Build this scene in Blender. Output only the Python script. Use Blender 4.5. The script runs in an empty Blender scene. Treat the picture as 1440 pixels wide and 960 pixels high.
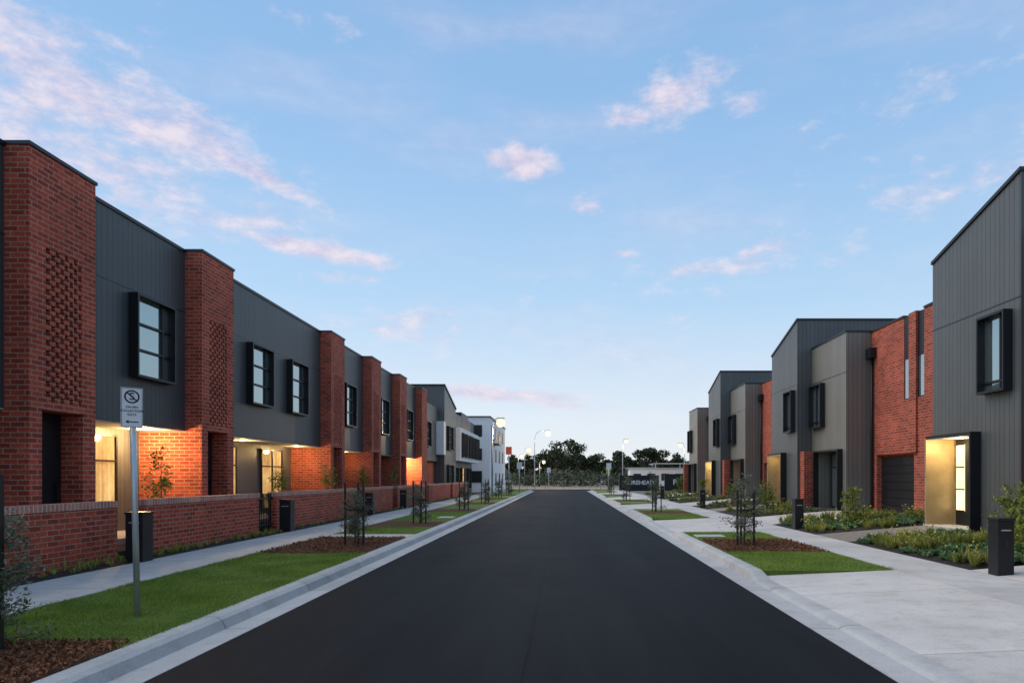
import bpy, math, random
import numpy as np
from mathutils import Vector
random.seed(3); rng=np.random.default_rng(5)
S=bpy.context.scene; COL=S.collection

# ------------------------------------------------------------ materials
def newmat(name):
    m=bpy.data.materials.new(name); m.use_nodes=True
    nt=m.node_tree; b=nt.nodes['Principled BSDF']
    return m,nt,b
def N(nt,typ,**kw):
    n=nt.nodes.new(typ)
    for k,v in kw.items(): setattr(n,k,v)
    return n
def M(nt,op,a,b=None,c=None,clamp=False):
    n=nt.nodes.new('ShaderNodeMath'); n.operation=op; n.use_clamp=clamp
    for i,v in enumerate((a,b,c)):
        if v is None: continue
        if isinstance(v,(int,float)): n.inputs[i].default_value=v
        else: nt.links.new(v,n.inputs[i])
    return n.outputs[0]
def MIX(nt,f,a,b,bt='MIX'):
    n=nt.nodes.new('ShaderNodeMix'); n.data_type='RGBA'; n.blend_type=bt
    for i,v in ((0,f),(6,a),(7,b)):
        if isinstance(v,(int,float)): n.inputs[i].default_value=v
        elif isinstance(v,tuple): n.inputs[i].default_value=(*v,1) if len(v)==3 else v
        else: nt.links.new(v,n.inputs[i])
    return n.outputs[2]
def wall_uv(nt):
    g=N(nt,'ShaderNodeNewGeometry'); sp=N(nt,'ShaderNodeSeparateXYZ'); nt.links.new(g.outputs['Position'],sp.inputs[0])
    sn=N(nt,'ShaderNodeSeparateXYZ'); nt.links.new(g.outputs['True Normal'],sn.inputs[0])
    f=M(nt,'GREATER_THAN',M(nt,'ABSOLUTE',sn.outputs[0]),0.5)
    fz=M(nt,'GREATER_THAN',M(nt,'ABSOLUTE',sn.outputs[2]),0.7)
    u=M(nt,'ADD',M(nt,'MULTIPLY',sp.outputs[0],M(nt,'SUBTRACT',1.0,f)),M(nt,'MULTIPLY',sp.outputs[1],f))
    u=M(nt,'ADD',M(nt,'MULTIPLY',u,M(nt,'SUBTRACT',1.0,fz)),M(nt,'MULTIPLY',sp.outputs[1],fz))
    v=M(nt,'ADD',M(nt,'MULTIPLY',sp.outputs[2],M(nt,'SUBTRACT',1.0,fz)),M(nt,'MULTIPLY',sp.outputs[0],fz))
    return g,sp,u,v
def noise(nt,vec,scale,detail=4,rough=.6,out=0):
    n=N(nt,'ShaderNodeTexNoise'); n.inputs['Scale'].default_value=scale; n.inputs['Detail'].default_value=detail; n.inputs['Roughness'].default_value=rough
    nt.links.new(vec,n.inputs['Vector']); return n.outputs[out]
def ramp(nt,f,stops):
    r=N(nt,'ShaderNodeValToRGB'); nt.links.new(f,r.inputs[0]); e=r.color_ramp.elements
    while len(e)<len(stops): e.new(.5)
    for i,(p,c) in enumerate(stops): e[i].position=p; e[i].color=(*c,1) if len(c)==3 else c
    return r.outputs[0]
def bump(nt,b,h,dist=.01,strength=1.0):
    n=N(nt,'ShaderNodeBump'); n.inputs['Distance'].default_value=dist; n.inputs['Strength'].default_value=strength
    nt.links.new(h,n.inputs['Height']); nt.links.new(n.outputs[0],b.inputs['Normal'])

def brick_mat(name,c1,c2,mort,bw=.24,rh=.086,ms=.010,off=.5):
    m,nt,b=newmat(name); g,sp,u,v=wall_uv(nt)
    cb=N(nt,'ShaderNodeCombineXYZ'); nt.links.new(u,cb.inputs[0]); nt.links.new(v,cb.inputs[1])
    t=N(nt,'ShaderNodeTexBrick'); t.offset=off
    t.inputs['Scale'].default_value=1; t.inputs['Mortar Size'].default_value=ms; t.inputs['Mortar Smooth'].default_value=.1
    t.inputs['Brick Width'].default_value=bw; t.inputs['Row Height'].default_value=rh; t.inputs['Bias'].default_value=-.1
    t.inputs['Color1'].default_value=(*c1,1); t.inputs['Color2'].default_value=(*c2,1); t.inputs['Mortar'].default_value=(*mort,1)
    nt.links.new(cb.outputs[0],t.inputs['Vector'])
    nz=noise(nt,g.outputs['Position'],1.1,5); nz2=noise(nt,g.outputs['Position'],45,3)
    c=MIX(nt,1.0,t.outputs['Color'],ramp(nt,nz,[(.3,(.76,.74,.74)),(.7,(1.14,1.12,1.10))]),'MULTIPLY')
    c=MIX(nt,1.0,c,ramp(nt,nz2,[(.3,(.70,.70,.70)),(.7,(1.25,1.25,1.25))]),'MULTIPLY')
    nt.links.new(c,b.inputs['Base Color']); b.inputs['Roughness'].default_value=.85
    b.inputs['Specular IOR Level'].default_value=.3
    h=M(nt,'SUBTRACT',M(nt,'MULTIPLY',nz2,.3),t.outputs['Fac']); bump(nt,b,h,.007)
    return m
def clad_mat(name,col,pitch=.16,rough=.45,metal=.25):
    m,nt,b=newmat(name); g,sp,u,v=wall_uv(nt)
    fr=M(nt,'FRACT',M(nt,'DIVIDE',u,pitch))
    gr=M(nt,'LESS_THAN',fr,.10)
    nz=noise(nt,g.outputs['Position'],.7,4)
    wn=N(nt,'ShaderNodeTexWhiteNoise'); wn.noise_dimensions='1D'; nt.links.new(M(nt,'FLOOR',M(nt,'DIVIDE',u,pitch)),wn.inputs['W'])
    tone=M(nt,'ADD',M(nt,'MULTIPLY',wn.outputs[0],.10),M(nt,'ADD',M(nt,'MULTIPLY',nz,.35),.78))
    tone=M(nt,'MULTIPLY',tone,M(nt,'SUBTRACT',1.0,M(nt,'MULTIPLY',gr,.45)))
    mx=N(nt,'ShaderNodeVectorMath',operation='SCALE'); mx.inputs[0].default_value=col; nt.links.new(tone,mx.inputs['Scale'])
    nt.links.new(mx.outputs[0],b.inputs['Base Color']); b.inputs['Roughness'].default_value=rough; b.inputs['Metallic'].default_value=metal
    b.inputs['Specular IOR Level'].default_value=.35
    bump(nt,b,M(nt,'SUBTRACT',1.0,gr),.01,.8)
    return m
def plain(name,col,rough=.6,metal=0,var=.15,scale=3,emit=None,es=0,bmp=0):
    m,nt,b=newmat(name); g=N(nt,'ShaderNodeNewGeometry')
    nz=noise(nt,g.outputs['Position'],scale,5)
    lo=tuple(c*(1-var) for c in col); hi=tuple(c*(1+var) for c in col)
    nt.links.new(ramp(nt,nz,[(.3,lo),(.7,hi)]),b.inputs['Base Color'])
    b.inputs['Roughness'].default_value=rough; b.inputs['Metallic'].default_value=metal
    if emit: b.inputs['Emission Color'].default_value=(*emit,1); b.inputs['Emission Strength'].default_value=es
    if bmp: bump(nt,b,noise(nt,g.outputs['Position'],scale*8,3),bmp)
    return m
def leaf_mat(name,c1,c2,rough=.6,trans=.2):
    m,nt,b=newmat(name); g=N(nt,'ShaderNodeNewGeometry')
    col=ramp(nt,g.outputs['Random Per Island'],[(0,c1),(1,c2)])
    nz=noise(nt,g.outputs['Position'],1.6,4)
    col=MIX(nt,1.0,col,ramp(nt,nz,[(.35,(.72,.80,.72)),(.68,(1.18,1.08,1.0))]),'MULTIPLY')
    nt.links.new(col,b.inputs['Base Color'])
    b.inputs['Roughness'].default_value=rough; b.inputs['Specular IOR Level'].default_value=.25
    if trans>0:
        tr=N(nt,'ShaderNodeBsdfTranslucent'); nt.links.new(col,tr.inputs[0])
        mx=N(nt,'ShaderNodeMixShader'); mx.inputs[0].default_value=trans
        nt.links.new(b.outputs[0],mx.inputs[1]); nt.links.new(tr.outputs[0],mx.inputs[2])
        nt.links.new(mx.outputs[0],nt.nodes['Material Output'].inputs[0])
    return m
def concrete(name,col,joint=1.5,axis=1,jw=.012,var=.14):
    m,nt,b=newmat(name); g=N(nt,'ShaderNodeNewGeometry'); sp=N(nt,'ShaderNodeSeparateXYZ'); nt.links.new(g.outputs['Position'],sp.inputs[0])
    n1=noise(nt,g.outputs['Position'],.8,6); n2=noise(nt,g.outputs['Position'],60,3); n3=noise(nt,g.outputs['Position'],4,6,.7)
    c=ramp(nt,n1,[(.3,tuple(x*(1-var) for x in col)),(.7,tuple(x*(1+var) for x in col))])
    c=MIX(nt,1.0,c,ramp(nt,n2,[(.3,(.86,.86,.86)),(.7,(1.1,1.1,1.1))]),'MULTIPLY')
    c=MIX(nt,1.0,c,ramp(nt,n3,[(.32,(.84,.82,.80)),(.5,(1,1,1))]),'MULTIPLY')
    wn=N(nt,'ShaderNodeTexWhiteNoise'); wn.noise_dimensions='1D'; nt.links.new(M(nt,'FLOOR',M(nt,'DIVIDE',sp.outputs[axis],joint)),wn.inputs['W'])
    t=M(nt,'ADD',M(nt,'MULTIPLY',wn.outputs[0],.16),.90)
    cb=N(nt,'ShaderNodeCombineXYZ'); [nt.links.new(t,cb.inputs[i]) for i in range(3)]
    c=MIX(nt,1.0,c,cb.outputs[0],'MULTIPLY')
    j=M(nt,'LESS_THAN',M(nt,'FRACT',M(nt,'DIVIDE',sp.outputs[axis],joint)),jw/joint)
    c=MIX(nt,j,c,tuple(x*.45 for x in col))
    nt.links.new(c,b.inputs['Base Color']); b.inputs['Roughness'].default_value=.8
    bump(nt,b,M(nt,'SUBTRACT',M(nt,'MULTIPLY',n2,.3),j),.004)
    return m

MB=brick_mat('red_brick',(.52,.085,.042),(.25,.036,.022),(.42,.25,.18))
MBC=brick_mat('brick_coping',(.58,.27,.19),(.44,.16,.11),(.58,.48,.42),bw=.086,rh=.5,ms=.012,off=0)
MCL=clad_mat('charcoal_cladding',(.072,.081,.085))
MCR=clad_mat('grey_cladding',(.120,.126,.123),rough=.45,metal=.25)
MCO=clad_mat('olive_grey_cladding',(.225,.212,.180),rough=.45,metal=.2)
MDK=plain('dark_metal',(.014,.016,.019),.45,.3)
MFL=plain('flashing',(.03,.034,.038),.4,.5)
MTAN=plain('bronze_panel',(.42,.32,.17),.45,.2)
MSOF=plain('soffit',(.35,.33,.30),.7)
MWH=plain('white_render',(.78,.77,.78),.8,0,.05)
MGL,nt,b=newmat('window_glass'); b.inputs['Base Color'].default_value=(.37,.45,.46,1); b.inputs['Metallic'].default_value=.85; b.inputs['Roughness'].default_value=.04
g=N(nt,'ShaderNodeNewGeometry'); bump(nt,b,noise(nt,g.outputs['Position'],1.2,1),.02,.3)
def lit(name,s,c1=(1.0,.64,.24),c2=(.42,.20,.06)):
    m,nt,b=newmat(name); g=N(nt,'ShaderNodeNewGeometry'); sp=N(nt,'ShaderNodeSeparateXYZ'); nt.links.new(g.outputs['Position'],sp.inputs[0])
    cb=N(nt,'ShaderNodeCombineXYZ'); nt.links.new(M(nt,'MULTIPLY',sp.outputs[1],.9),cb.inputs[1]); nt.links.new(M(nt,'MULTIPLY',sp.outputs[2],.6),cb.inputs[2])
    nz=noise(nt,cb.outputs[0],1.9,3)
    cb2=N(nt,'ShaderNodeCombineXYZ'); nt.links.new(M(nt,'MULTIPLY',sp.outputs[1],14.0),cb2.inputs[1]); nt.links.new(M(nt,'MULTIPLY',sp.outputs[2],.4),cb2.inputs[2])
    fold=noise(nt,cb2.outputs[0],1.0,2)
    c=MIX(nt,1.0,ramp(nt,nz,[(.35,c2),(.65,c1)]),ramp(nt,fold,[(.35,(.62,.60,.55)),(.62,(1,1,1))]),'MULTIPLY')
    nt.links.new(c,b.inputs['Emission Color']); b.inputs['Emission Strength'].default_value=s
    b.inputs['Base Color'].default_value=(.1,.08,.05,1); b.inputs['Roughness'].default_value=.05
    return m
MLIT=lit('lit_window',1.0); MLITW=lit('lit_door_glass',2.4,(1,.85,.55),(.9,.65,.3))
MBULB=plain('lamp_glow',(.9,.8,.6),.5,emit=(1,.78,.45),es=30)
MBULBW=plain('street_lamp_glow',(.2,.15,.08),.5,emit=(1,.76,.40),es=1.9)
MGALV=plain('galvanised_steel',(.50,.52,.53),.4,.55)
MWIRE=plain('fence_wire',(.16,.17,.17),.6,.3)
MSIGN=plain('sign_white',(.72,.72,.72),.4,var=.02)
MBLK=plain('black_paint',(.012,.012,.012),.5)
MCON=concrete('footpath_concrete',(.50,.475,.44))
MCOND=concrete('driveway_concrete',(.53,.495,.45),joint=3.0)
MKERB=concrete('kerb_concrete',(.43,.42,.40),joint=2.4,jw=.02)
MMUL=plain('bark_mulch',(.13,.055,.028),.95,var=.6,scale=28,bmp=.03)
MSOIL=plain('garden_soil',(.035,.026,.020),.95,var=.5,scale=20,bmp=.03)
MGRA=plain('gravel',(.28,.25,.21),.9,var=.5,scale=40,bmp=.02)
# asphalt
MASP,nt,b=newmat('asphalt'); g=N(nt,'ShaderNodeNewGeometry'); sp=N(nt,'ShaderNodeSeparateXYZ'); nt.links.new(g.outputs['Position'],sp.inputs[0])
mp=N(nt,'ShaderNodeMapping'); mp.inputs['Scale'].default_value=(1.1,.07,1); nt.links.new(g.outputs['Position'],mp.inputs[0])
n1=noise(nt,mp.outputs[0],1.5,6,.65); n2=noise(nt,g.outputs['Position'],90,3); n3=noise(nt,g.outputs['Position'],.6,6,.65)
c=ramp(nt,n1,[(.3,(.0058,.0062,.0072)),(.7,(.0125,.0130,.0145))])
c=MIX(nt,1.0,c,ramp(nt,n2,[(.25,(.3,.3,.3)),(.5,(1,1,1)),(.8,(2.4,2.4,2.4))]),'MULTIPLY')
c=MIX(nt,1.0,c,ramp(nt,n3,[(.35,(.75,.75,.75)),(.65,(1.3,1.3,1.3))]),'MULTIPLY')
seam=M(nt,'LESS_THAN',M(nt,'ABSOLUTE',M(nt,'ADD',M(nt,'ADD',sp.outputs[0],.33),M(nt,'MULTIPLY',M(nt,'SUBTRACT',n1,.5),.05))),.012)
c=MIX(nt,M(nt,'MULTIPLY',seam,.7),c,(.003,.003,.003))
nt.links.new(c,b.inputs['Base Color'])
r=N(nt,'ShaderNodeMapRange'); nt.links.new(n3,r.inputs[0]); r.inputs[3].default_value=.55; r.inputs[4].default_value=.8; nt.links.new(r.outputs[0],b.inputs['Roughness'])
b.inputs['Specular IOR Level'].default_value=.07
bump(nt,b,n2,.006)
# turf
MTURF,nt,b=newmat('turf'); g=N(nt,'ShaderNodeNewGeometry')
n1=noise(nt,g.outputs['Position'],1.3,5); n2=noise(nt,g.outputs['Position'],40,4,.75)
c=ramp(nt,n1,[(.3,(.095,.17,.020)),(.55,(.15,.235,.035)),(.8,(.22,.27,.05))])
c=MIX(nt,1.0,c,ramp(nt,n2,[(.3,(.45,.45,.45)),(.7,(1.4,1.4,1.3))]),'MULTIPLY')
nt.links.new(c,b.inputs['Base Color']); b.inputs['Roughness'].default_value=.9; bump(nt,b,n2,.05)
MBLADE=leaf_mat('grass_blades',(.12,.22,.022),(.34,.42,.09),.6,.3)
MGROUND=plain('dry_ground',(.16,.14,.10),.95,var=.3,scale=.3)
MLEAFG=leaf_mat('grey_green_leaf',(.07,.10,.06),(.26,.27,.21))
MLEAFC=leaf_mat('citrus_leaf',(.07,.14,.02),(.32,.34,.06))
MSUC=leaf_mat('succulent_leaf',(.08,.17,.06),(.27,.37,.19))
MTUS=leaf_mat('tussock_leaf',(.16,.22,.04),(.46,.42,.12))
MFLW=leaf_mat('yellow_flower',(.55,.42,.06),(.75,.66,.22))
MTREE=leaf_mat('gum_leaf',(.028,.036,.016),(.085,.095,.045),.7,.0)
MBARK=plain('bark',(.12,.09,.065),.9,var=.4,scale=20)

# ------------------------------------------------------------ mesh helpers
FQ=[(0,3,2,1),(4,5,6,7),(0,1,5,4),(1,2,6,5),(2,3,7,6),(3,0,4,7)]
def boxv(x0,x1,y0,y1,z0,z1):
    x0,x1=sorted((x0,x1)); y0,y1=sorted((y0,y1)); z0,z1=sorted((z0,z1))
    return [(x0,y0,z0),(x1,y0,z0),(x1,y1,z0),(x0,y1,z0),(x0,y0,z1),(x1,y0,z1),(x1,y1,z1),(x0,y1,z1)]
def addobj(name,me,mat=None,smooth=False):
    o=bpy.data.objects.new(name,me); COL.objects.link(o)
    if mat: me.materials.append(mat)
    if smooth:
        for p in me.polygons: p.use_smooth=True
    return o
class G:
    def __init__(s,name,loc=(0,0,0)):
        s.e=bpy.data.objects.new(name,None); s.e.location=loc; s.e.empty_display_size=.3; COL.objects.link(s.e); s.l=Vector(loc)
    def mesh(s,pn,mat,v,f,smooth=False,bevel=0):
        me=bpy.data.meshes.new(pn); me.from_pydata([tuple(Vector(p)-s.l) for p in v],[],f); me.update()
        o=addobj(pn,me,mat,smooth); o.parent=s.e
        if bevel:
            m=o.modifiers.new('b','BEVEL'); m.width=bevel; m.segments=2
        return o
    def boxes(s,pn,mat,bl,bevel=0):
        v=[];f=[]
        for b in bl:
            k=len(v); v+=boxv(*b); f+=[tuple(i+k for i in q) for q in FQ]
        return s.mesh(pn,mat,v,f,bevel=bevel)
    def np(s,pn,mat,V,k,smooth=False):
        me=npmesh(pn,V-np.array(s.l),k); o=addobj(pn,me,mat,smooth); o.parent=s.e; return o
    def light(s,loc,energy,col=(1,.66,.28),r=.08,name='lamp_light'):
        l=bpy.data.lights.new(name,'POINT'); l.energy=energy; l.color=col; l.shadow_soft_size=r
        o=bpy.data.objects.new(name,l); o.location=Vector(loc)-s.l; COL.objects.link(o); o.parent=s.e
def npmesh(name,V,k):
    V=np.asarray(V,dtype=np.float32).reshape(-1,3); n=len(V); nf=n//k
    me=bpy.data.meshes.new(name); me.vertices.add(n); me.vertices.foreach_set('co',V.ravel())
    me.loops.add(n); me.loops.foreach_set('vertex_index',np.arange(n,dtype=np.int32))
    me.polygons.add(nf); me.polygons.foreach_set('loop_start',np.arange(0,n,k,dtype=np.int32))
    me.polygons.foreach_set('loop_total',np.full(nf,k,dtype=np.int32)); me.update(calc_edges=True); return me
def single(name,mat,bl,bevel=0,loc=None):
    v=[];f=[]
    for b in bl:
        k=len(v); v+=boxv(*b); f+=[tuple(i+k for i in q) for q in FQ]
    me=bpy.data.meshes.new(name); me.from_pydata(v,[],f); o=addobj(name,me,mat)
    if bevel: m=o.modifiers.new('b','BEVEL'); m.width=bevel; m.segments=2
    return o
def sheet(name,mat,v,f):
    me=bpy.data.meshes.new(name); me.from_pydata(v,[],f); return addobj(name,me,mat)
def tube(pts,rad,n=8):
    pts=[Vector(p) for p in pts]; v=[];f=[]
    for i,p in enumerate(pts):
        d=(pts[min(i+1,len(pts)-1)]-pts[max(i-1,0)]).normalized()
        a=d.cross(Vector((0,0,1)) if abs(d.z)<.9 else Vector((1,0,0))).normalized(); b=d.cross(a)
        for j in range(n):
            t=2*math.pi*j/n; v.append(tuple(p+(a*math.cos(t)+b*math.sin(t))*rad[i]))
    for i in range(len(pts)-1):
        for j in range(n):
            f.append((i*n+j,i*n+(j+1)%n,(i+1)*n+(j+1)%n,(i+1)*n+j))
    f.append(tuple(range(n))[::-1]); f.append(tuple((len(pts)-1)*n+j for j in range(n)))
    return v,f
def merge(l):
    v=[];f=[]
    for a,b in l:
        k=len(v); v+=a; f+=[tuple(i+k for i in q) for q in b]
    return v,f
def leafquads(P,size,asp=.4,up=0.0):
    P=np.asarray(P); n=len(P)
    a=rng.normal(size=(n,3)); a/=np.linalg.norm(a,axis=1)[:,None]
    b=np.cross(a,rng.normal(size=(n,3))); b/=np.linalg.norm(b,axis=1)[:,None]
    s=(size*rng.uniform(.6,1.3,n))[:,None]
    return np.stack([P-a*s,P+b*s*asp,P+a*s,P-b*s*asp],axis=1).reshape(-1,3)
def rosettes(pl):
    out=[]
    for (x,y,z,r,h,n,w) in pl:
        t=rng.uniform(0,2*math.pi,n); rr=r*rng.uniform(.3,1,n); hh=h*rng.uniform(.5,1.05,n)*(1.1-.5*rr/r)
        base=np.array([x,y,z])+np.stack([np.cos(t)*.02,np.sin(t)*.02,t*0],1)
        tip=np.array([x,y,z])+np.stack([np.cos(t)*rr,np.sin(t)*rr,hh],1)
        mid=base*.45+tip*.55; mid[:,2]+=h*.12
        sd=np.stack([-np.sin(t),np.cos(t),t*0],1)*w
        out.append(np.stack([base,mid+sd,tip,mid-sd],1).reshape(-1,3))
    return np.concatenate(out)

# ------------------------------------------------------------ ground, road, kerbs, paths
sheet('ground',MGROUND,[(-900,-300,-.06),(900,-300,-.06),(900,1500,-.06),(-900,1500,-.06)],[(0,1,2,3)])
XL,XR=-3.27,2.60; YE=77
sheet('road',MASP,[(XL-.05,-14,0),(XR+.05,-14,0),(XR+.05,YE,0),(XR+4,YE+3,0),(60,YE+3,0),(60,YE+10,0),(-60,YE+10,0),(-60,YE+3,0),(XL-4,YE+3,0),(XL-.05,YE,0)],[(0,1,2,3,4,5,6,7,8,9)])
def kerb(name,x0,sgn,segs):
    prof=lambda h:[(0,.006),(.30,-.004),(.345,h*.72),(.40,h*.96),(.46,h),(.55,h),(.55,-.05),(0,-.05)]
    v=[];f=[]
    for (a,b,ha,hb) in segs:
        k=len(v)
        for (y,h) in ((a,ha),(b,hb)):
            v+=[(x0+sgn*p,y,z) for p,z in prof(h)]
        n=8
        for i in range(n): f.append((k+i,k+(i+1)%n,k+n+(i+1)%n,k+n+i))
    sheet(name,MKERB,v,f)
kerb('kerb',XL,-1,[(-14,YE,.125,.125)])
rp=[(10.8,18.3),(24.4,31.5),(38.0,45.0),(51.5,58.5),(65,76)]
segs=[];last=-14
for a,b in rp:
    segs+=[(last,a-.4,.035,.035),(a-.4,a+.1,.035,.125),(a+.1,b-.1,.125,.125),(b-.1,b+.4,.125,.035)]; last=b+.4
segs.append((last,YE,.035,.035))
kerb('kerb',XR,1,segs)
XLB=XL-.545; XRB=XR+.545
single('nature_strip',MTURF,[(-5.95,XLB,-14,YE,-.05,.118)])
single('footpath',MCON,[(-7.35,-5.952,-14,YE,-.05,.13)])
single('nature_strip',MTURF,[(XRB,5.25,a,b,-.05,.118) for a,b in rp])
v=[];f=[];last=-14
for a,b in rp+[(YE,YE)]:
    k=len(v); v+=[(XRB-.003,last,.036),(5.25,last,.128),(5.25,a,.128),(XRB-.003,a,.036)]; f.append((k,k+1,k+2,k+3)); last=b
sheet('driveway_crossing',MCOND,v,f)
single('footpath',MCON,[(5.252,6.4,-14,YE,-.05,.132)])
lm=[(-14,5.9),(13.2,16.6),(20.2,22.6),(28.8,31.2),(36.8,39.2),(45,47.4),(53.5,56)]
def lumpy(name,mat,x0,x1,y0,y1,z,amp=.03,st=.12,zf=None):
    nx=max(2,int((x1-x0)/st)); ny=max(2,int((y1-y0)/st)); 
    xs=np.linspace(x0,x1,nx+1); ys=np.linspace(y0,y1,ny+1)
    v=[];f=[]
    for j,y in enumerate(ys):
        for i,x in enumerate(xs):
            e=(0 if i in(0,nx) or j in(0,ny) else 1)
            zz=(z if zf is None else zf(x,y))
            v.append((x,y,zz+e*rng.uniform(.2,1)*amp))
    for j in range(ny):
        for i in range(nx):
            k=j*(nx+1)+i; f.append((k,k+1,k+nx+2,k+nx+1))
    return sheet(name,mat,v,f)
for a,b in lm: lumpy('mulch_bed',MMUL,-5.9,XLB-.02,max(a,1),b,.123,.035,.07 if b<20 else .2)
for yc in (14.6,28.5,42.0,55.5): lumpy('mulch_bed',MMUL,XRB+.05,5.2,yc-1.1,yc+1.2,.123,.035,.08 if yc<20 else .2)
single('path_slab',MCON,[(-5.95,XLB,16.65,17.5,.10,.131)])
single('utility_pit_lid',MKERB,[(3.25,3.95,16.6,17.15,.08,.15)],.01)
single('utility_pit_lid',MKERB,[(-4.5,-3.95,24.2,24.9,.08,.155)],.01)
def chips(n,x0,x1,y0,y1,z):
    P=np.stack([rng.uniform(x0,x1,n),rng.uniform(y0,y1,n),z+rng.uniform(.01,.05,n)],1); return leafquads(P,.022,.45)
MCHIP=leaf_mat('bark_chip',(.07,.03,.016),(.34,.14,.07),.9,0)
V=np.concatenate([chips(14000,-5.95,XLB-.02,3.8,6.05,.125),chips(4500,-5.92,XLB-.02,13.1,16.6,.125),chips(4500,XRB+.05,5.22,13.4,15.9,.125)])
addobj('bark_chips',npmesh('bark_chips',V,4),MCHIP)
def blades(x0,x1,y0,y1,dens,h=.04):
    n=int((x1-x0)*(y1-y0)*dens); P=np.stack([rng.uniform(x0,x1,n),rng.uniform(y0,y1,n),np.full(n,.117)],1)
    t=rng.uniform(0,math.pi*2,n); w=rng.uniform(.003,.006,n)[:,None]; d=np.stack([np.cos(t),np.sin(t),t*0],1)
    ln=rng.normal(0,.014,(n,3)); hh=h*rng.uniform(.5,1.2,n)
    hh*=.75+.35*np.sin(P[:,0]*3.1+np.sin(P[:,1]*2.3)*1.5)*np.sin(P[:,1]*2.7+1)
    tip=P+ln; tip[:,2]=P[:,2]+hh
    return np.stack([P-d*w,P+d*w,tip],1).reshape(-1,3)
V=np.concatenate([blades(-5.98,XLB+.03,5.85,9.5,5200),blades(-5.98,XLB+.03,9.5,13.25,3000),blades(-5.95,XLB+.01,17.5,20.2,1200),
  blades(-5.95,XLB+.01,22.6,28.8,700,.05),blades(XRB-.02,5.28,10.78,13.5,3000),blades(XRB,5.27,15.8,18.3,1800),blades(XRB,5.25,24.4,27.3,900,.05)])
addobj('grass',npmesh('grass',V,3),MBLADE)
def zr(x,y): return .125+min(max((x-6.4)/3.0,0),1)*.25
lumpy('garden_bed',MSOIL,-7.88,-7.352,1,60,.12,.03,.15)
single('front_garden_ground',MSOIL,[(-10.25,-8.12,0,58,-.05,.24)])
GY=[.55,14.05,27.5,41.0]
for y0 in GY[0:]:
    for (a,b) in ((y0-3.2,y0+1.35),(y0+3.3,y0+6.95)):
        if b<2: continue
        lumpy('garden_bed',MSOIL,6.402,10.95,max(a,.5),b,.12,.04,.14 if y0<20 else .3,zf=zr)
    for nm,mt,a,b in (('entry_path',MGRA,y0+1.36,y0+3.29),('driveway',MCOND,y0+6.96,y0+10.2)):
        sheet(nm,mt,[(6.401,a,.134),(9.4,a,.39),(10.95,a,.39),(10.95,b,.39),(9.4,b,.39),(6.401,b,.134)],[(0,1,4,5),(1,2,3,4)])

# ------------------------------------------------------------ windows
def window(o,n,xp,y0,y1,z0,z1,proj=.2,tr=(1/3,2/3),mull=(),glass=None,fr=.05,tag='window'):
    xo=xp+n*proj; xi=xp-n*.02
    o.boxes(tag+'_frame',MDK,[(xi,xo,y0,y0+fr,z0,z1),(xi,xo,y1-fr,y1,z0,z1),(xi,xo,y0+fr,y1-fr,z1-fr,z1),(xi,xo,y0+fr,y1-fr,z0,z0+fr)])
    gx=xp+n*.03
    o.mesh(tag+'_glass',glass or MGL,[(gx,y0+fr,z0+fr),(gx,y1-fr,z0+fr),(gx,y1-fr,z1-fr),(gx,y0+fr,z1-fr)],[(0,1,2,3)])
    bl=[]
    H=z1-z0-2*fr; W=y1-y0-2*fr
    for t in tr: bl.append((gx-n*.01,gx+n*.05,y0+fr,y1-fr,z0+fr+H*t-.022,z0+fr+H*t+.022))
    for t in mull: bl.append((gx-n*.01,gx+n*.045,y0+fr+W*t-.022,y0+fr+W*t+.022,z0+fr,z1-fr))
    if bl: o.boxes(tag+'_bars',MDK,bl)

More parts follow.
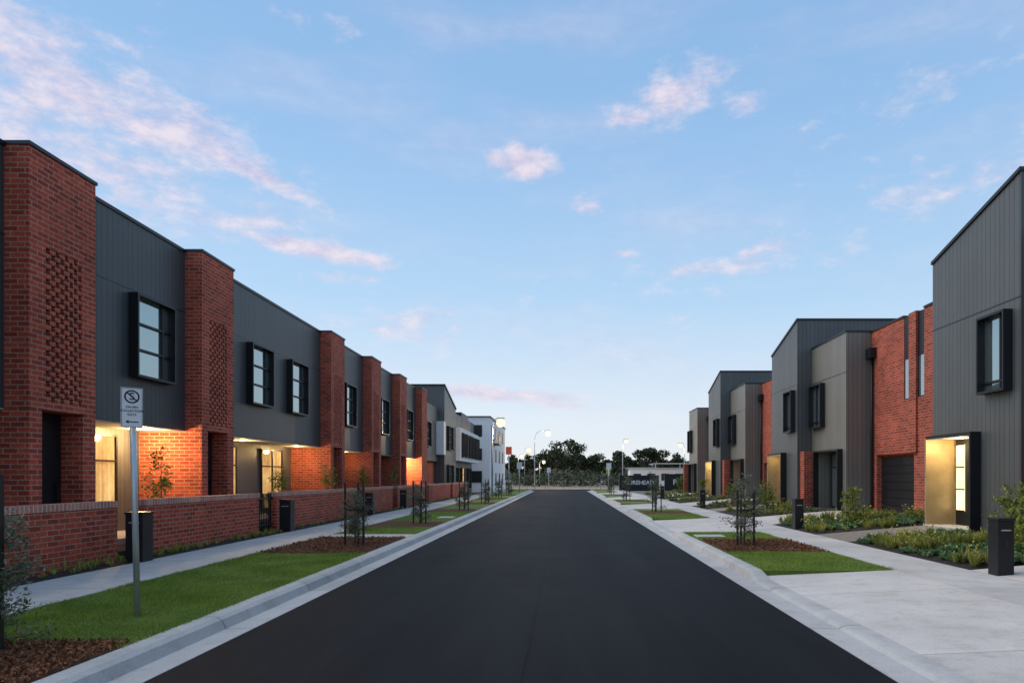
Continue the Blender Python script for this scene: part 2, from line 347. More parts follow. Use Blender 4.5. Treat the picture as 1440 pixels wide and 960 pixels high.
# ------------------------------------------------------------ left terrace
PW=1.58; XG=-9.1; XP=-8.7
def left_house(p0,p1,wins,lampw=0,glow=False):
    o=G('brick_townhouse',(-10,p0,0))
    j0,j1=p0+.28,p0+1.25; q0,q1=p0+.365,p0+1.215; zb,zt=2.87,5.45
    bl=[(-10.2,XP,p0,j0,.1,2.72),(-10.2,XP,j1,p0+PW,.1,2.72),(-9.3,XP,p0,p0+PW,2.72,zb),
        (-9.3,XP,p0,q0,zb,zt),(-9.3,XP,q1,p0+PW,zb,zt),(-9.3,XP,p0,p0+PW,zt,7.0)]
    o.boxes('brick_pier',MB,bl)
    fill=[];r=0;z=zb
    while z<zt-.02:
        y=q0-(.115 if r%2 else 0.0)
        while y<q1:
            a=max(y,q0); b_=min(y+.135,q1)
            if b_-a>.02: fill.append((XP-.13,XP-.004-random.uniform(0,.006),a,b_,z+.002,min(z+.084,zt)))
            y+=.215
        z+=.086; r+=1
    o.boxes('hit_and_miss_brickwork',MB,fill)
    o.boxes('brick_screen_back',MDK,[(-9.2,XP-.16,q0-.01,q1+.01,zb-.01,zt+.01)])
    o.boxes('side_door',MDK,[(-9.16,-9.10,j0,j1,.1,2.72)])
    o.boxes('door_trim',MFL,[(-9.10,-9.085,j0+.08,j0+.11,.3,2.4),(-9.10,-9.085,j0+.08,j1-.02,2.37,2.4),(-9.10,-9.04,j1-.16,j1-.13,1.1,1.5)])
    o.boxes('upper_wall',MCL,[(-19,XG,p0,p1,2.72,6.97)])
    o.boxes('roof_flashing',MFL,[(-19,XG+.03,p0+PW,p1,6.97,7.04),(-9.33,XP+.03,p0-.02,p0+PW+.02,7.0,7.06)])
    o.boxes('cladding_joint',MFL,[(XG-.01,XG+.006,p0+PW,p1,5.52,5.545)])
    o.boxes('soffit',MSOF,[(-10.2,XG-.01,p0+PW,p1,2.69,2.718)])
    o.boxes('ground_wall',MCR,[(-19,-10.2,p0,p1,.1,2.72)])
    o.boxes('porch_slab',MCON,[(-10.2,-8.9,p0+PW,p1,.1,.36)])
    for w in wins: window(o,1,XG,w[0],w[1],3.70,5.46,mull=(.80,))
    g=MLIT if glow else MGL
    window(o,1,-10.2,p1-2.6,p1-.9,.5,2.55,proj=.07,tr=(.72,),mull=(.5,),glass=g,tag='front_window')
    if p1-p0>7:
        window(o,1,-10.2,p0+PW+1.0,p0+PW+3.2,.5,2.55,proj=.07,tr=(.72,),mull=(.33,.66),glass=g,tag='living_window')
    if lampw:
        for yy in ([p1-.75] if p1-p0<7 else [p1-.9,p0+PW+2.5]):
            o.mesh('downlight',MBULB,[(-9.62+.06*math.cos(t*math.pi/4),yy+.06*math.sin(t*math.pi/4),2.684) for t in range(8)],[tuple(range(8))])
            o.light((-9.62,yy,2.5),lampw)
    return o
left_house(2.0,11.1,[(5,6.4),(8.6,10.0)])
left_house(11.1,16.4,[(14.27,15.68)],150,True)
left_house(16.4,25.5,[(19.55,21.0),(22.4,23.85)],50,True)
left_house(25.5,30.9,[(28.0,29.4)],14)
left_house(30.9,36.2,[(33.4,34.9)],0)
left_house(36.2,41.8,[(38.9,40.4)],300,True)
o=G('brick_townhouse',(-10,41.8,0))
o.boxes('brick_pier',MB,[(-12,XP,41.8,43.4,.1,7.0)]); o.boxes('roof_flashing',MFL,[(-12,XP+.03,41.78,43.42,7.0,7.06)])
o.boxes('upper_wall',MCL,[(-19,-9.2,43.4,49.9,2.7,6.6)]); o.boxes('ground_wall',MB,[(-19,-9.5,43.4,49.9,.1,2.7)])
window(o,1,-9.2,45,46.5,3.6,5.3)
def prism(o,pn,mat,x0,x1,y0,y1,z0,za,zb_):
    x0,x1=sorted((x0,x1))
    v=[(x0,y0,z0),(x1,y0,z0),(x1,y1,z0),(x0,y1,z0),(x0,y0,za),(x1,y0,za),(x1,y1,zb_),(x0,y1,zb_)]
    return o.mesh(pn,mat,v,FQ)
o=G('monopitch_townhouse',(-9,50,0))
prism(o,'walls',MCR,-19,-8.75,50,55.2,.1,8.25,7.0)
o.mesh('roof_edge',MFL,[(-19,49.93,8.26),(-8.68,49.93,8.26),(-8.68,55.25,7.01),(-19,55.25,7.01),(-19,49.93,8.38),(-8.68,49.93,8.38),(-8.68,55.25,7.13),(-19,55.25,7.13)],FQ)
window(o,1,-8.75,51,53,3.6,5.4); window(o,1,-8.75,51,53.2,.5,2.5,tag='front_window')
o.boxes('white_bay',MWH,[(-10.5,-8.65,49.2,49.99,3.2,5.6)])
for i,(a,b,h) in enumerate([(55.3,59.2,6.2),(59.3,63.2,6.6),(63.3,67.4,6.2)]):
    o=G('white_townhouse',(-9,a,0))
    o.boxes('ground_wall',MCL,[(-19,-9.1,a,b,.1,2.9)]); o.boxes('upper_wall',MWH,[(-19,-8.4,a,b,2.9,5.6)])
    o.boxes('parapet',MDK if i==1 else MCL,[(-19,-8.9,a,b,5.6,h+.6)])
    window(o,1,-8.4,a+.7,a+1.5,3.2,5.2,tr=()); window(o,1,-8.4,a+2.4,a+3.2,3.2,5.2,tr=())
    window(o,1,-9.1,a+.6,a+2.6,.5,2.4,glass=MLIT if i==1 else MGL,tag='front_window')
o=G('white_apartment_block',(-9,70,0))
o.boxes('walls',MWH,[(-20,-7.6,70,88,0,7.7)]); o.boxes('roof_edge',MDK,[(-20.1,-7.5,69.9,88.1,7.7,7.82)])
o.boxes('window_opening',MDK,[(-7.65,-7.57,71.4+4.2*i,72.6+4.2*i,z,z+1.4) for i in range(4) for z in (.6,3.2,5.6)]+[(-9.6-3*i,-8.4-3*i,69.96,70.05,z,z+1.2) for i in range(3) for z in (1,3.3,5.7)])
o.boxes('balcony',MDK,[(-7.6,-6.9,72,75,5.0,5.12),(-6.95,-6.9,72,75,5.12,6.0)])

# ------------------------------------------------------------ brick fences
fs=[(1.0,12.08),(12.9,17.7),(18.75,26.0),(26.95,31.5),(32.4,39.0),(40,47.5),(48.5,56)]
for a,b in fs:
    o=G('brick_fence',(-8.0,a,0))
    o.boxes('brick_wall',MB,[(-8.12,-7.9,a,b,.05,1.06)])
    o.boxes('coping',MBC,[(-8.135,-7.885,a-.012,b+.012,1.06,1.172)])
for a,b in [(17.72,18.73),(26.02,26.93)]:
    o=G('picket_gate',(-8,a,0))
    o.boxes('pickets',MDK,[(-8.03,-8.0,a+.03+.11*i,a+.055+.11*i,.2,1.15) for i in range(int((b-a)/.11))]); o.boxes('rails',MDK,[(-8.04,-7.99,a,b,.3,.34),(-8.04,-7.99,a,b,1.0,1.04)])
def letterbox(x,y,h=1.0,w=.3,z=.12):
    o=G('letterbox_pillar',(x,y,z)); d=w*.5
    o.boxes('pillar',MDK,[(x-w/2,x+w/2,y-d,y+d,z,z+h-.12)],bevel=.006)
    o.boxes('cap',MFL,[(x-w/2-.012,x+w/2+.012,y-d-.012,y+d+.012,z+h-.12,z+h-.08)],bevel=.005)
    o.boxes('slot',MGALV,[(x-w*.3,x+w*.3,y-d-.006,y-d+.001,z+h-.27,z+h-.25)])
    o.boxes('number_plate',MFL,[(x-w*.12,x+w*.12,y-d-.006,y-d+.001,z+h-.5,z+h-.4)])
for x,y in [(-7.4,11.9),(-7.5,18.5),(-7.5,26.4),(-7.5,32)]: letterbox(x,y,.95,.30)
for x,y in [(6.53,10.2),(6.55,19.1),(6.55,32.3),(6.55,45.5)]: letterbox(x,y,.95,.24)

# ------------------------------------------------------------ right houses
for gi,Y0 in enumerate(GY):
    o=G('monopitch_townhouse',(11,Y0,0)); Y1=Y0+3.35; X=9.4; r0,r1=Y0+1.4,Y0+3.25; zc=2.56; D=.52
    m=MCR
    o.mesh('upper_wall',m,[(X,Y0,zc),(20,Y0,zc),(20,Y1,zc),(X,Y1,zc),(X,Y0,7.88),(20,Y0,7.88),(20,Y1,6.98),(X,Y1,6.98)],FQ)
    o.mesh('roof',MFL,[(X-.04,Y0-.03,7.89),(20,Y0-.03,7.89),(20,Y1+.02,6.99),(X-.04,Y1+.02,6.99),(X-.04,Y0-.03,7.97),(20,Y0-.03,7.97),(20,Y1+.02,7.07),(X-.04,Y1+.02,7.07)],FQ)
    o.boxes('ground_wall',m,[(X,20,Y0,r0,.1,zc),(X,20,r1,Y1,.1,zc),(X+D,20,r0,r1,.1,zc)])
    o.boxes('cladding_joint',MFL,[(X-.006,X+.01,Y0,Y1,5.3,5.325)])
    o.boxes('portal_frame',MDK,[(X-.24,X+.0,r0-.06,r0,.3,zc+.06),(X-.24,X,r0,r1,zc,zc+.06)])
    o.boxes('portal_lining',MTAN,[(X-.24,X+D-.01,r1-.03,r1+.03,.3,zc-.002),(X+D-.05,X+D-.005,r1-.12,r1-.035,.3,zc-.03)])
    o.boxes('portal_soffit',MSOF,[(X-.22,X+D-.01,r0+.001,r1-.035,zc-.03,zc-.004)])
    o.boxes('front_door',MDK,[(X+D-.06,X+D-.005,r0+.01,r1-.122,.38,zc-.03)])
    o.boxes('door_side_light',MLITW if gi in(1,3) else MLIT,[(X+D-.08,X+D-.062,r1-.52,r1-.18,.75,2.40)])
    o.boxes('side_light_bars',MDK,[(X+D-.095,X+D-.081,r1-.53,r1-.17,z,z+.035) for z in (.74,1.27,1.82,2.38)])
    o.boxes('porch_slab',MCON,[(X-.3,X+D,r0,r1,.1,.40)])
    if gi in(1,2,3):
        o.light((X+.2,r1-.75,2.35),[0,45,8,28][gi],(1,.70,.34))
        o.boxes('downlight',MBULB,[(X+.15,X+.25,r1-.8,r1-.7,zc-.04,zc-.031)])
    window(o,-1,X,Y0+.25,Y0+1.2,3.42,5.12,tr=(.12,),mull=(.3,))
    o=G('brick_townhouse',(12,Y0+3.4,0)); XB=10.9; a,b=Y1+.002,Y0+10.15; g0,g1=Y0+7.2,Y0+9.75
    s=[(Y0+6.6,Y0+6.98),(Y0+7.42,Y0+7.82)]
    bl=[(XB,20,a,g0,.1,2.35),(XB,20,g1,b,.1,2.35),(XB,20,a,b,2.35,4.05),
        (XB,20,a,s[0][0],4.05,6.7),(XB-.06,20,s[1][0]-.44+.001,s[1][0]-.001,2.3501,6.72),(XB,20,s[1][1],b,4.05,6.7),
        (XB+.12,20,s[0][0],s[1][1],4.05,6.699),(XB+.25,20,g0,g1,.1,2.35)]
    o.boxes('brick_walls',MB,bl)
    for (c,d) in s:
        o.boxes('slot_spandrel',MDK,[(XB+.01,XB+.13,c,d,5.35,6.68)])
        window(o,-1,XB+.05,c,d,4.06,5.35,proj=.04,tr=(),glass=MGL,fr=.025,tag='slot_window')
    o.boxes('garage_door',MDK,[(XB+.18,XB+.26,g0,g1,.36+.27*i,.36+.27*i+.255) for i in range(7)])
    o.boxes('roof_flashing',MFL,[(XB-.03,20,a,s[0][0],6.7,6.76),(XB-.03,20,s[1][1],b,6.7,6.76)])
    X2=10.0; c,d=b+.001,Y0+13.448; w0,w1=c+.35,c+2.6
    o.boxes('box_upper_wall',MCO,[(X2,20,c,d,2.6,6.72)])
    o.boxes('box_ground_wall',MCO,[(X2,20,c,w0,.1,2.6),(X2,20,w1,d,.1,2.6),(X2+.5,20,w0,w1,.1,2.6)])
    o.boxes('box_flashing',MFL,[(X2-.03,20,c-.03,d,6.72,6.78)])
    o.boxes('box_joint',MFL,[(X2-.006,X2+.01,c,d,5.3,5.325)])
    o.boxes('porch_frame',MDK,[(X2-.2,X2,w0-.06,w0,.3,2.6),(X2-.2,X2,w1,w1+.06,.3,2.6),(X2-.2,X2,w0,w1,2.54,2.6)])
    window(o,-1,X2+.5,w0+.05,w1-.05,.42,2.52,proj=.06,tr=(.75,),mull=(.35,.68),glass=MGL if gi!=2 else MLIT,tag='front_window')
    window(o,-1,X2,d-1.35,d-.15,3.5,5.2,tr=(.12,),mull=(.6,))
    o.boxes('brick_nib',MB,[(9.5,X2+.3,d-.5,d-.02,.1,2.6)])
    o.boxes('rain_head',MDK,[(XB-.22,XB-.002,b-.42,b-.02,5.75,6.1)])
    v,f=tube([(XB-.08,b-.2,5.8),(XB-.08,b-.2,.35)],[.05,.05]); o.mesh('downpipe',MDK,v,f,True)

# ------------------------------------------------------------ young trees with stakes
def young_tree(x,y,z,h,r,nl,mat,ls=.03,stakes=True,name='young_tree',lean=0,sh=1.5,sp=((-.17,-.12),(.2,-.05),(0,.25))):
    o=G(name,(x,y,z)); tb=[]
    tp=[(x,y,z),(x+.02+lean*.3,y,z+h*.4),(x+lean,y+.02,z+h*.95)]
    tb.append(tube(tp,[.018,.014,.004],6)); P=[]
    nb=26
    for i in range(nb):
        t=random.uniform(.10,.92); a=random.uniform(0,6.28); rr=r*random.uniform(.5,1)*(1.15-.6*t)
        s=Vector((x+lean*t,y,z+h*t)); e=s+Vector((math.cos(a)*rr,math.sin(a)*rr,h*random.uniform(-.02,.26)))
        m=(s+e)/2+Vector((0,0,-.02)); tb.append(tube([s,m,e],[.006,.005,.002],4))
        for k in range(nl//nb):
            q=random.random()**.6; p=s.lerp(e,q)+Vector([random.gauss(0,r*.10) for _ in range(3)]); P.append(tuple(p))
    v,f=merge(tb); o.mesh('trunk_and_branches',MBARK,v,f,True)
    o.np('foliage',mat,leafquads(np.array(P),ls,.38),4)
    if stakes:
        o.boxes('stakes',MBLK,[(x+dx-.02,x+dx+.02,y+dy-.02,y+dy+.02,z,z+sh) for dx,dy in sp])
        o.boxes('tie',MBLK,[(x+sp[0][0],x+sp[1][0],y-.1,y-.085,z+.75,z+.79)])
for i,(x,y) in enumerate([(-4.80,5.75),(-4.5,14.7),(-4.5,21.3),(-4.4,30),(-4.4,38),(-4.4,46),(-4.4,54.5)]):
    young_tree(x,y,.12,1.15 if i else 1.0,.48,3400 if i<2 else 1500,MLEAFG,.024 if i<2 else .034,sh=1.35 if i else 1.5,sp=((-.2,-.1),(.09,-.05)) if i==0 else ((-.17,-.12),(.2,-.05),(0,.25)))
for i,y in enumerate((14.6,28.5,42,55.5)): young_tree(3.85,y,.12,1.5,.5,2600,MLEAFG,.026,True,sh=1.2)
for (x,y,h) in [(-8.45,14.3,1.75),(-8.45,20.2,1.5),(-8.45,24.5,1.6),(-8.4,28.6,1.6),(-8.4,34,1.6)]:
    young_tree(x,y,.24,h,.45,620,MLEAFC,.05,False,'garden_tree')
for (x,y,h) in [(7.9,18.7,1.0),(8.7,13.2,1.0),(8.0,27.0,1.1),(8.2,33.0,1.1),(8.2,40.3,1.1),(8,47,1.2),(7.75,11.2,1.1)]:
    young_tree(x,y,zr(x,y),h,.48,800,MLEAFC,.05,False,'garden_tree')
suc=[];tus=[];flw=[]
def ok(x,y):
    for y0 in GY:
        if y0+1.3<y<y0+3.4 or y0+6.9<y<y0+10.3: return False
        if y0+10.2<y<y0+13.5 and x>9.3: return False
        if y0<y<y0+3.4 and x>9.0: return False
    return x<10.7
for i in range(3400):
    y=random.uniform(8,56) if i>1800 else random.uniform(9.5,22); x=random.uniform(6.5,10.5)
    if not ok(x,y): continue
    near=y<22; n=18 if near else 9
    band=math.sin(y*1.7+x*.9)+.6*math.sin(x*3.1-y*.8)
    if random.random()<.15: continue
    if band>-.35: suc.append((x,y,zr(x,y)+.02,random.uniform(.08,.20),random.uniform(.08,.20),n+8,.034))
    else:
        hh=random.uniform(.15,.40); tus.append((x,y,zr(x,y)+.02,random.uniform(.10,.22),hh,n+16,.009 if near else .016))
        if random.random()<.5:
            for k in range(6): flw.append((x+random.gauss(0,.09),y+random.gauss(0,.09),zr(x,y)+hh*random.uniform(.75,1.15)))
addobj('succulent_plants',npmesh('succulent_plants',rosettes(suc),4),MSUC)
addobj('yellow_flowers',npmesh('yellow_flowers',leafquads(np.array(flw),.020,.8),4),MFLW)
for i in range(260):
    y=random.uniform(8,56) if i>110 else random.uniform(8.5,18)
    tus.append((random.uniform(-7.8,-7.45),y,.13,random.uniform(.05,.12),random.uniform(.08,.2),16,.008))
addobj('tussock_grass',npmesh('tussock_grass',rosettes(tus),4),MTUS)

# ------------------------------------------------------------ parking sign
o=G('parking_sign',(-4.54,7.27,.12)); sx,sy=-4.54,7.27
v,f=tube([(sx,sy,.1),(sx-.06,sy,2.5)],[.03,.03],14); o.mesh('post',MGALV,v,f,True)
R=math.radians(40)
sg=bpy.data.objects.new('sign_assembly',None); COL.objects.link(sg); sg.parent=o.e; sg.location=(-.03,-.05,2.21); sg.rotation_euler=(0,0,R)
def sub(pn,mat,v,f,bev=0):
    me=bpy.data.meshes.new(pn); me.from_pydata(v,[],f); q=addobj(pn,me,mat); q.parent=sg; return q
sub('plate',MSIGN,boxv(-.1,.1,-.004,.0,-.21,.21),FQ)
def ring(r0,r1,cx,cz,y,n=28):
    v=[];f=[]
    for i in range(n):
        a=2*math.pi*i/n; v+=[(cx+r0*math.cos(a),y,cz+r0*math.sin(a)),(cx+r1*math.cos(a),y,cz+r1*math.sin(a))]
    for i in range(n): k=2*i; l=(2*i+2)%(2*n); f.append((k,k+1,l+1,l))
    return v,f
sub('border',MBLK,[(-.095,-.006,-.205),(.095,-.006,-.205),(.095,-.006,.205),(-.095,-.006,.205),(-.091,-.006,-.201),(.091,-.006,-.201),(.091,-.006,.201),(-.091,-.006,.201)],[(0,1,5,4),(1,2,6,5),(2,3,7,6),(3,0,4,7)])
sub('ring',MBLK,*ring(.055,.071,0,.115,-.006))
sub('slash',MBLK,[(-.052,-.0065,.155),(-.042,-.0065,.165),(.052,-.0065,.075),(.042,-.0065,.065)],[(0,1,2,3)])
def text(body,size,x,z,par,mat,y=-.007,rot=(math.pi/2,0,0),name='lettering',al='CENTER'):
    c=bpy.data.curves.new(name,'FONT'); c.body=body; c.size=size; c.align_x=al; c.align_y='CENTER'; c.offset=size*.015
    q=bpy.data.objects.new(name,c); COL.objects.link(q); q.parent=par; q.location=(x,y,z); q.rotation_euler=rot; c.materials.append(mat); return q
text('S',.11,0,.115,sg,MBLK)
for i,t in enumerate(['ON BIN','COLLECTION','DAYS']): text(t,.033,0,.005-.04*i,sg,MBLK)
sub('arrow',MBLK,[(-.06,-.007,-.15),(-.03,-.007,-.13),(-.03,-.007,-.145),(.06,-.007,-.145),(.06,-.007,-.155),(-.03,-.007,-.155),(-.03,-.007,-.17)],[(0,1,2,3,4,5,6)])

# ------------------------------------------------------------ street lamps
def street_lamp(x,y,h,arm,energy=150,ls=1.0):
    o=G('street_lamp',(x,y,0)); s=arm
    pts=[(x,y,0),(x,y,h*.55),(x,y,h*.86),(x+s*.12,y,h*.95),(x+s*.45,y,h*.995),(x+s,y,h)]
    v,f=tube(pts,[.08,.06,.05,.045,.04,.035],8); o.mesh('pole_and_arm',MGALV,v,f,True)
    d=1 if s>0 else -1
    o.boxes('lamp_head',MGALV,[(x+s-.05*d,x+s+.5*d,y-.13,y+.13,h-.03,h+.07)],bevel=.02)
    c=(x+s+.22*d,y,h-.03); rr=.17*ls
    a,b_=tube([(c[0],y,c[2]),(c[0],y,c[2]-rr*.3),(c[0],y,c[2]-rr*.9),(c[0],y,c[2]-rr*1.5),(c[0],y,c[2]-rr*1.8)],[rr*.5,rr*.85,rr,rr*.8,rr*.2],12)
    o.mesh('lens',MBULBW,a,b_,True)
    o.light((c[0],y,h-1.1),energy,(1,.72,.42),.12)
street_lamp(-5.25,50,5.85,.4,300,1.9)
street_lamp(-3.95,92,7.8,1.6,500,2.2)
street_lamp(-7.5,130,7.1,.6,200,2.4)
street_lamp(8.6,100,7.1,.3,300,1.6)
street_lamp(-10,150,6.5,.6,100,2.0)
street_lamp(18,102,6.6,-.4,150,1.6)
street_lamp(-4.2,118,4.4,.5,150,1.7)

# ------------------------------------------------------------ far things
o=G('wire_fence',(0,89,0))
o.boxes('posts',MWIRE,[(x-.03,x+.03,88.97,89.03,-.05,1.8) for x in np.arange(-24,30,2.4)])
o.boxes('rails',MWIRE,[(-24,30,88.985,89.015,z,z+.03) for z in (.1,1.75)])
o.boxes('wires',MWIRE,[(x-.004,x+.004,88.997,89.003,.1,1.75) for x in np.arange(-24,30,.3)])
o=G('site_hoarding',(8,74,0))
o.boxes('panels',MDK,[(6.0,10.3,74,74.06,.05,1.75),(10.9,14.2,74,74.06,.05,1.9)])
o.boxes('posts',MGALV,[(x,x+.06,74.07,74.15,.0,1.8) for x in (6,7.4,8.8,10.2,10.9,12.5,14.1)])
text('GUREHEAD',.62,.15,.95,o.e,MSIGN,y=-.01); text('F',.8,4.0,1.0,o.e,MSIGN,y=-.01)
o=G('site_office',(14,108,0))
o.boxes('walls',MWH,[(10.5,20,108,112,0,2.9)]); o.boxes('roof',MGALV,[(10.2,20.3,107.7,112.3,2.9,3.05),(14,22,106,113,3.6,3.7)])
o.boxes('windows',MDK,[(11+2.2*i,12.2+2.2*i,107.95,108.02,1,2.1) for i in range(4)])
o.boxes('posts',MGALV,[(x,x+.1,106.1,106.2,0,3.6) for x in (14.2,18,21.7)])
for (x,y,h,c) in [(-4.6,57,4.1,'r'),(-4.3,66,3.0,'w'),(4.6,70,3.0,'w'),(-2.0,90,2.8,'w'),(5.6,86,2.6,'y')]:
    o=G('street_sign',(x,y,0)); v,f=tube([(x,y,0),(x,y,h)],[.04,.04]); o.mesh('post',MGALV,v,f,True)
    mm=MSIGN if c=='w' else plain('sign_'+c,(.6,.08,.04) if c=='r' else (.6,.5,.05),.5,var=.03)
    o.boxes('plate',mm,[(x-.25,x+.25,y-.06,y-.045,h-.65,h)])
single('sandy_verge',plain('sand',(.36,.27,.17),.95,var=.2,scale=1),[(-60,60,87.2,100,-.05,.02)])

def clump_tree(P,T,x,y,h,w,n,ls):
    k=random.randint(5,8); tr=tube([(x,y,0),(x+random.uniform(-.4,.4),y,h*.4),(x+random.uniform(-.8,.8),y,h*.8)],[h*.025,h*.018,h*.006],5); T.append(tr)
    for i in range(k):
        a=random.uniform(0,6.28); rr=w*random.uniform(.1,.6); cz=h*random.uniform(.45,.88); cr=w*random.uniform(.25,.42)
        if cz+cr*.8>h: cz=h-cr*.8
        c=np.array([x+math.cos(a)*rr,y+math.sin(a)*rr*.6,cz])
        T.append(tube([(x,y,h*.3),tuple(c)],[h*.012,h*.004],4))
        q=rng.normal(size=(n//k,3)); q/=np.linalg.norm(q,axis=1)[:,None]; q*=rng.uniform(.4,1.05,(n//k,1)); q*=np.array([cr,cr,cr*.72])
        P.append(leafquads(c+q,ls,.6))
P=[];T=[]
for i in range(40):
    x=random.uniform(-95,110); y=random.uniform(125,190); h=random.uniform(5.5,9.0)*y/150
    clump_tree(P,T,x,y,h,h*random.uniform(.35,.5),500,.32)
for (px,py,Yd) in [(783,630,140),(797,615,150),(812,617,146),(822,629,150),(765,636,150),(735,645,160),(842,636,170),(855,642,160),(720,638,155),(868,648,170),(888,638,160),(905,628,150),(915,627,165),(932,630,150),(948,638,160),(960,636,160),(700,640,150),(775,624,165),(750,648,170),(830,640,150)]:
    h=1.6+(670-py)/960*Yd; clump_tree(P,T,(px-793)/960*Yd,Yd,h,h*.5,1300,.28)
o=G('distant_trees',(0,150,0)); v,f=merge(T); o.mesh('trunks',MBARK,v,f); o.np('foliage',MTREE,np.concatenate(P),4)
P=[]
for i in range(260):
    x=random.uniform(-90,100); y=random.uniform(112,160); r=random.uniform(1,2.2)
    q=rng.normal(size=(90,3)); q/=np.linalg.norm(q,axis=1)[:,None]; q*=np.array([r*1.3,r,r*.8]); P.append(leafquads(np.array([x,y,r*.6])+q,.28,.6))
addobj('scrub_bushes',npmesh('scrub_bushes',np.concatenate(P),4),MTREE)
hv=[];hf=[]
xs=np.linspace(-400,400,80)
for x in xs:
    hh=7+2.0*math.sin(x*.03)+1.5*math.sin(x*.11); hv+=[(x,330,-1),(x,330+20,hh)]
for i in range(79): hf.append((2*i,2*i+2,2*i+3,2*i+1))
sheet('hill',plain('far_trees',(.035,.045,.03),.9,var=.4,scale=.2),hv,hf)

# ------------------------------------------------------------ world
SUN_EL=math.radians(50); SUN_AZ=math.radians(-75)
W=bpy.data.worlds.new('World'); S.world=W; W.use_nodes=True; nt=W.node_tree; bg=nt.nodes['Background']
sk=N(nt,'ShaderNodeTexSky'); sk.sky_type='NISHITA'; sk.sun_disc=False; sk.sun_elevation=SUN_EL; sk.sun_rotation=SUN_AZ; sk.air_density=1.0; sk.dust_density=.6; sk.ozone_density=2.0
tc=N(nt,'ShaderNodeTexCoord'); sp=N(nt,'ShaderNodeSeparateXYZ'); nt.links.new(tc.outputs['Generated'],sp.inputs[0])
az=M(nt,'ARCTAN2',sp.outputs[0],sp.outputs[1]); el=M(nt,'ARCSINE',sp.outputs[2])
cv=N(nt,'ShaderNodeCombineXYZ'); nt.links.new(az,cv.inputs[0]); nt.links.new(M(nt,'MULTIPLY',el,2.0),cv.inputs[1])
nA=noise(nt,cv.outputs[0],8.0,10,.62)
def dirof(px,py):
    d=Vector(((px-793)/960,1,(670-py)/960)).normalized(); return math.atan2(d.x,d.y),math.asin(d.z)
clouds=[(955,138,.085,.038,.2,1.05),(895,165,.05,.022,.1,.95),(1035,150,.05,.022,0,.75),(742,228,.055,.026,-.1,1.05),(700,222,.03,.018,0,.8),(60,90,.32,.06,-.35,.9),(240,160,.17,.045,-.35,.85),(350,240,.14,.018,-.32,.95),(450,352,.13,.018,-.1,1.05),(330,300,.16,.03,-.2,.7),(700,555,.16,.016,-.05,1.0),(990,375,.17,.022,0,.7),(1070,350,.08,.015,.2,.7),(825,290,.03,.022,0,.8),(550,460,.25,.05,0,.55),(850,430,.3,.07,0,.4),(200,250,.25,.06,-.2,.8),(1300,260,.35,.06,.25,.5),(1330,120,.3,.06,.3,.4),(880,357,.04,.01,0,.7),(420,20,.1,.02,0,.5),(20,30,.15,.05,-.3,.8),(470,390,.1,.015,.1,.7),(780,570,.1,.01,0,.7)]
acc=None
for (px,py,a,b_,rot,wt) in clouds:
    A,E=dirof(px,py); du=M(nt,'SUBTRACT',az,A); dv=M(nt,'SUBTRACT',el,E); c,s=math.cos(rot),math.sin(rot)
    u=M(nt,'DIVIDE',M(nt,'ADD',M(nt,'MULTIPLY',du,c),M(nt,'MULTIPLY',dv,s)),a)
    v=M(nt,'DIVIDE',M(nt,'SUBTRACT',M(nt,'MULTIPLY',dv,c),M(nt,'MULTIPLY',du,s)),b_)
    r2=M(nt,'ADD',M(nt,'MULTIPLY',u,u),M(nt,'MULTIPLY',v,v))
    gq=M(nt,'MULTIPLY',M(nt,'EXPONENT',M(nt,'MULTIPLY',r2,-1.0)),wt)
    acc=gq if acc is None else M(nt,'MAXIMUM',acc,gq)
nF=noise(nt,cv.outputs[0],24.0,9,.62)
d=M(nt,'ADD',M(nt,'ADD',M(nt,'MULTIPLY',nA,.62),M(nt,'MULTIPLY',nF,.38)),M(nt,'MULTIPLY',acc,.36))
mr=N(nt,'ShaderNodeMapRange'); mr.interpolation_type='SMOOTHSTEP'; nt.links.new(d,mr.inputs[0]); mr.inputs[1].default_value=.61; mr.inputs[2].default_value=.90
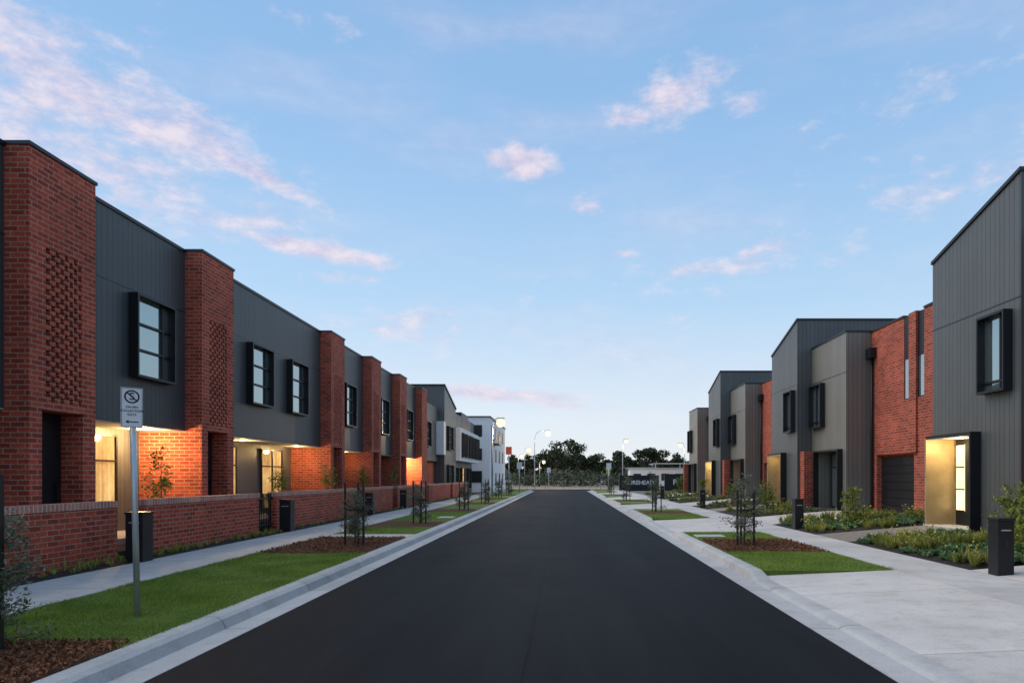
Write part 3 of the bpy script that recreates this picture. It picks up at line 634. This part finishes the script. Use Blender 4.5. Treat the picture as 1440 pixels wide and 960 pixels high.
cv2=N(nt,'ShaderNodeCombineXYZ'); nt.links.new(M(nt,'MULTIPLY',az,1.0),cv2.inputs[0]); nt.links.new(M(nt,'MULTIPLY',el,4.5),cv2.inputs[1])
nB=noise(nt,cv2.outputs[0],1.8,8,.58)
mr2=N(nt,'ShaderNodeMapRange'); mr2.interpolation_type='SMOOTHSTEP'; nt.links.new(nB,mr2.inputs[0]); mr2.inputs[1].default_value=.42; mr2.inputs[2].default_value=.80; mr2.inputs[4].default_value=.50
den=M(nt,'MAXIMUM',mr.outputs[0],mr2.outputs[0])
skc=N(nt,'ShaderNodeVectorMath',operation='SCALE'); nt.links.new(sk.outputs[0],skc.inputs[0]); skc.inputs['Scale'].default_value=.12
elr=M(nt,'DIVIDE',el,math.radians(40),clamp=True)
gr=ramp(nt,elr,[(0,(.88,.90,.94)),(.12,(.80,.89,.98)),(.35,(.50,.73,.97)),(.62,(.34,.58,.90)),(1.0,(.25,.47,.80))])
base=MIX(nt,.88,skc.outputs[0],gr)
cc=MIX(nt,ramp(nt,nF,[(.36,(0,0,0)),(.62,(1,1,1))]),(.62,.57,.76),(.90,.79,.86))
col=MIX(nt,M(nt,'MULTIPLY',den,.84),base,cc)
nt.links.new(col,bg.inputs[0]); bg.inputs[1].default_value=1.0
L=bpy.data.lights.new('sun','SUN'); L.energy=2.2; L.angle=math.radians(55); L.color=(1,.90,.80)
so=bpy.data.objects.new('sun',L); COL.objects.link(so)
dv=Vector((math.sin(SUN_AZ)*math.cos(SUN_EL),math.cos(SUN_AZ)*math.cos(SUN_EL),math.sin(SUN_EL)))
so.rotation_euler=dv.to_track_quat('Z','Y').to_euler()

# ------------------------------------------------------------ camera
cam=bpy.data.cameras.new('camera'); cam.lens=24; cam.sensor_width=36; cam.shift_x=-73/1440; cam.shift_y=190/1440; cam.clip_end=4000
co=bpy.data.objects.new('camera',cam); co.location=(0,0,1.6); co.rotation_euler=(math.pi/2,0,0); COL.objects.link(co); S.camera=co
S.view_settings.view_transform='Standard'; S.view_settings.look='None'; S.view_settings.exposure=0
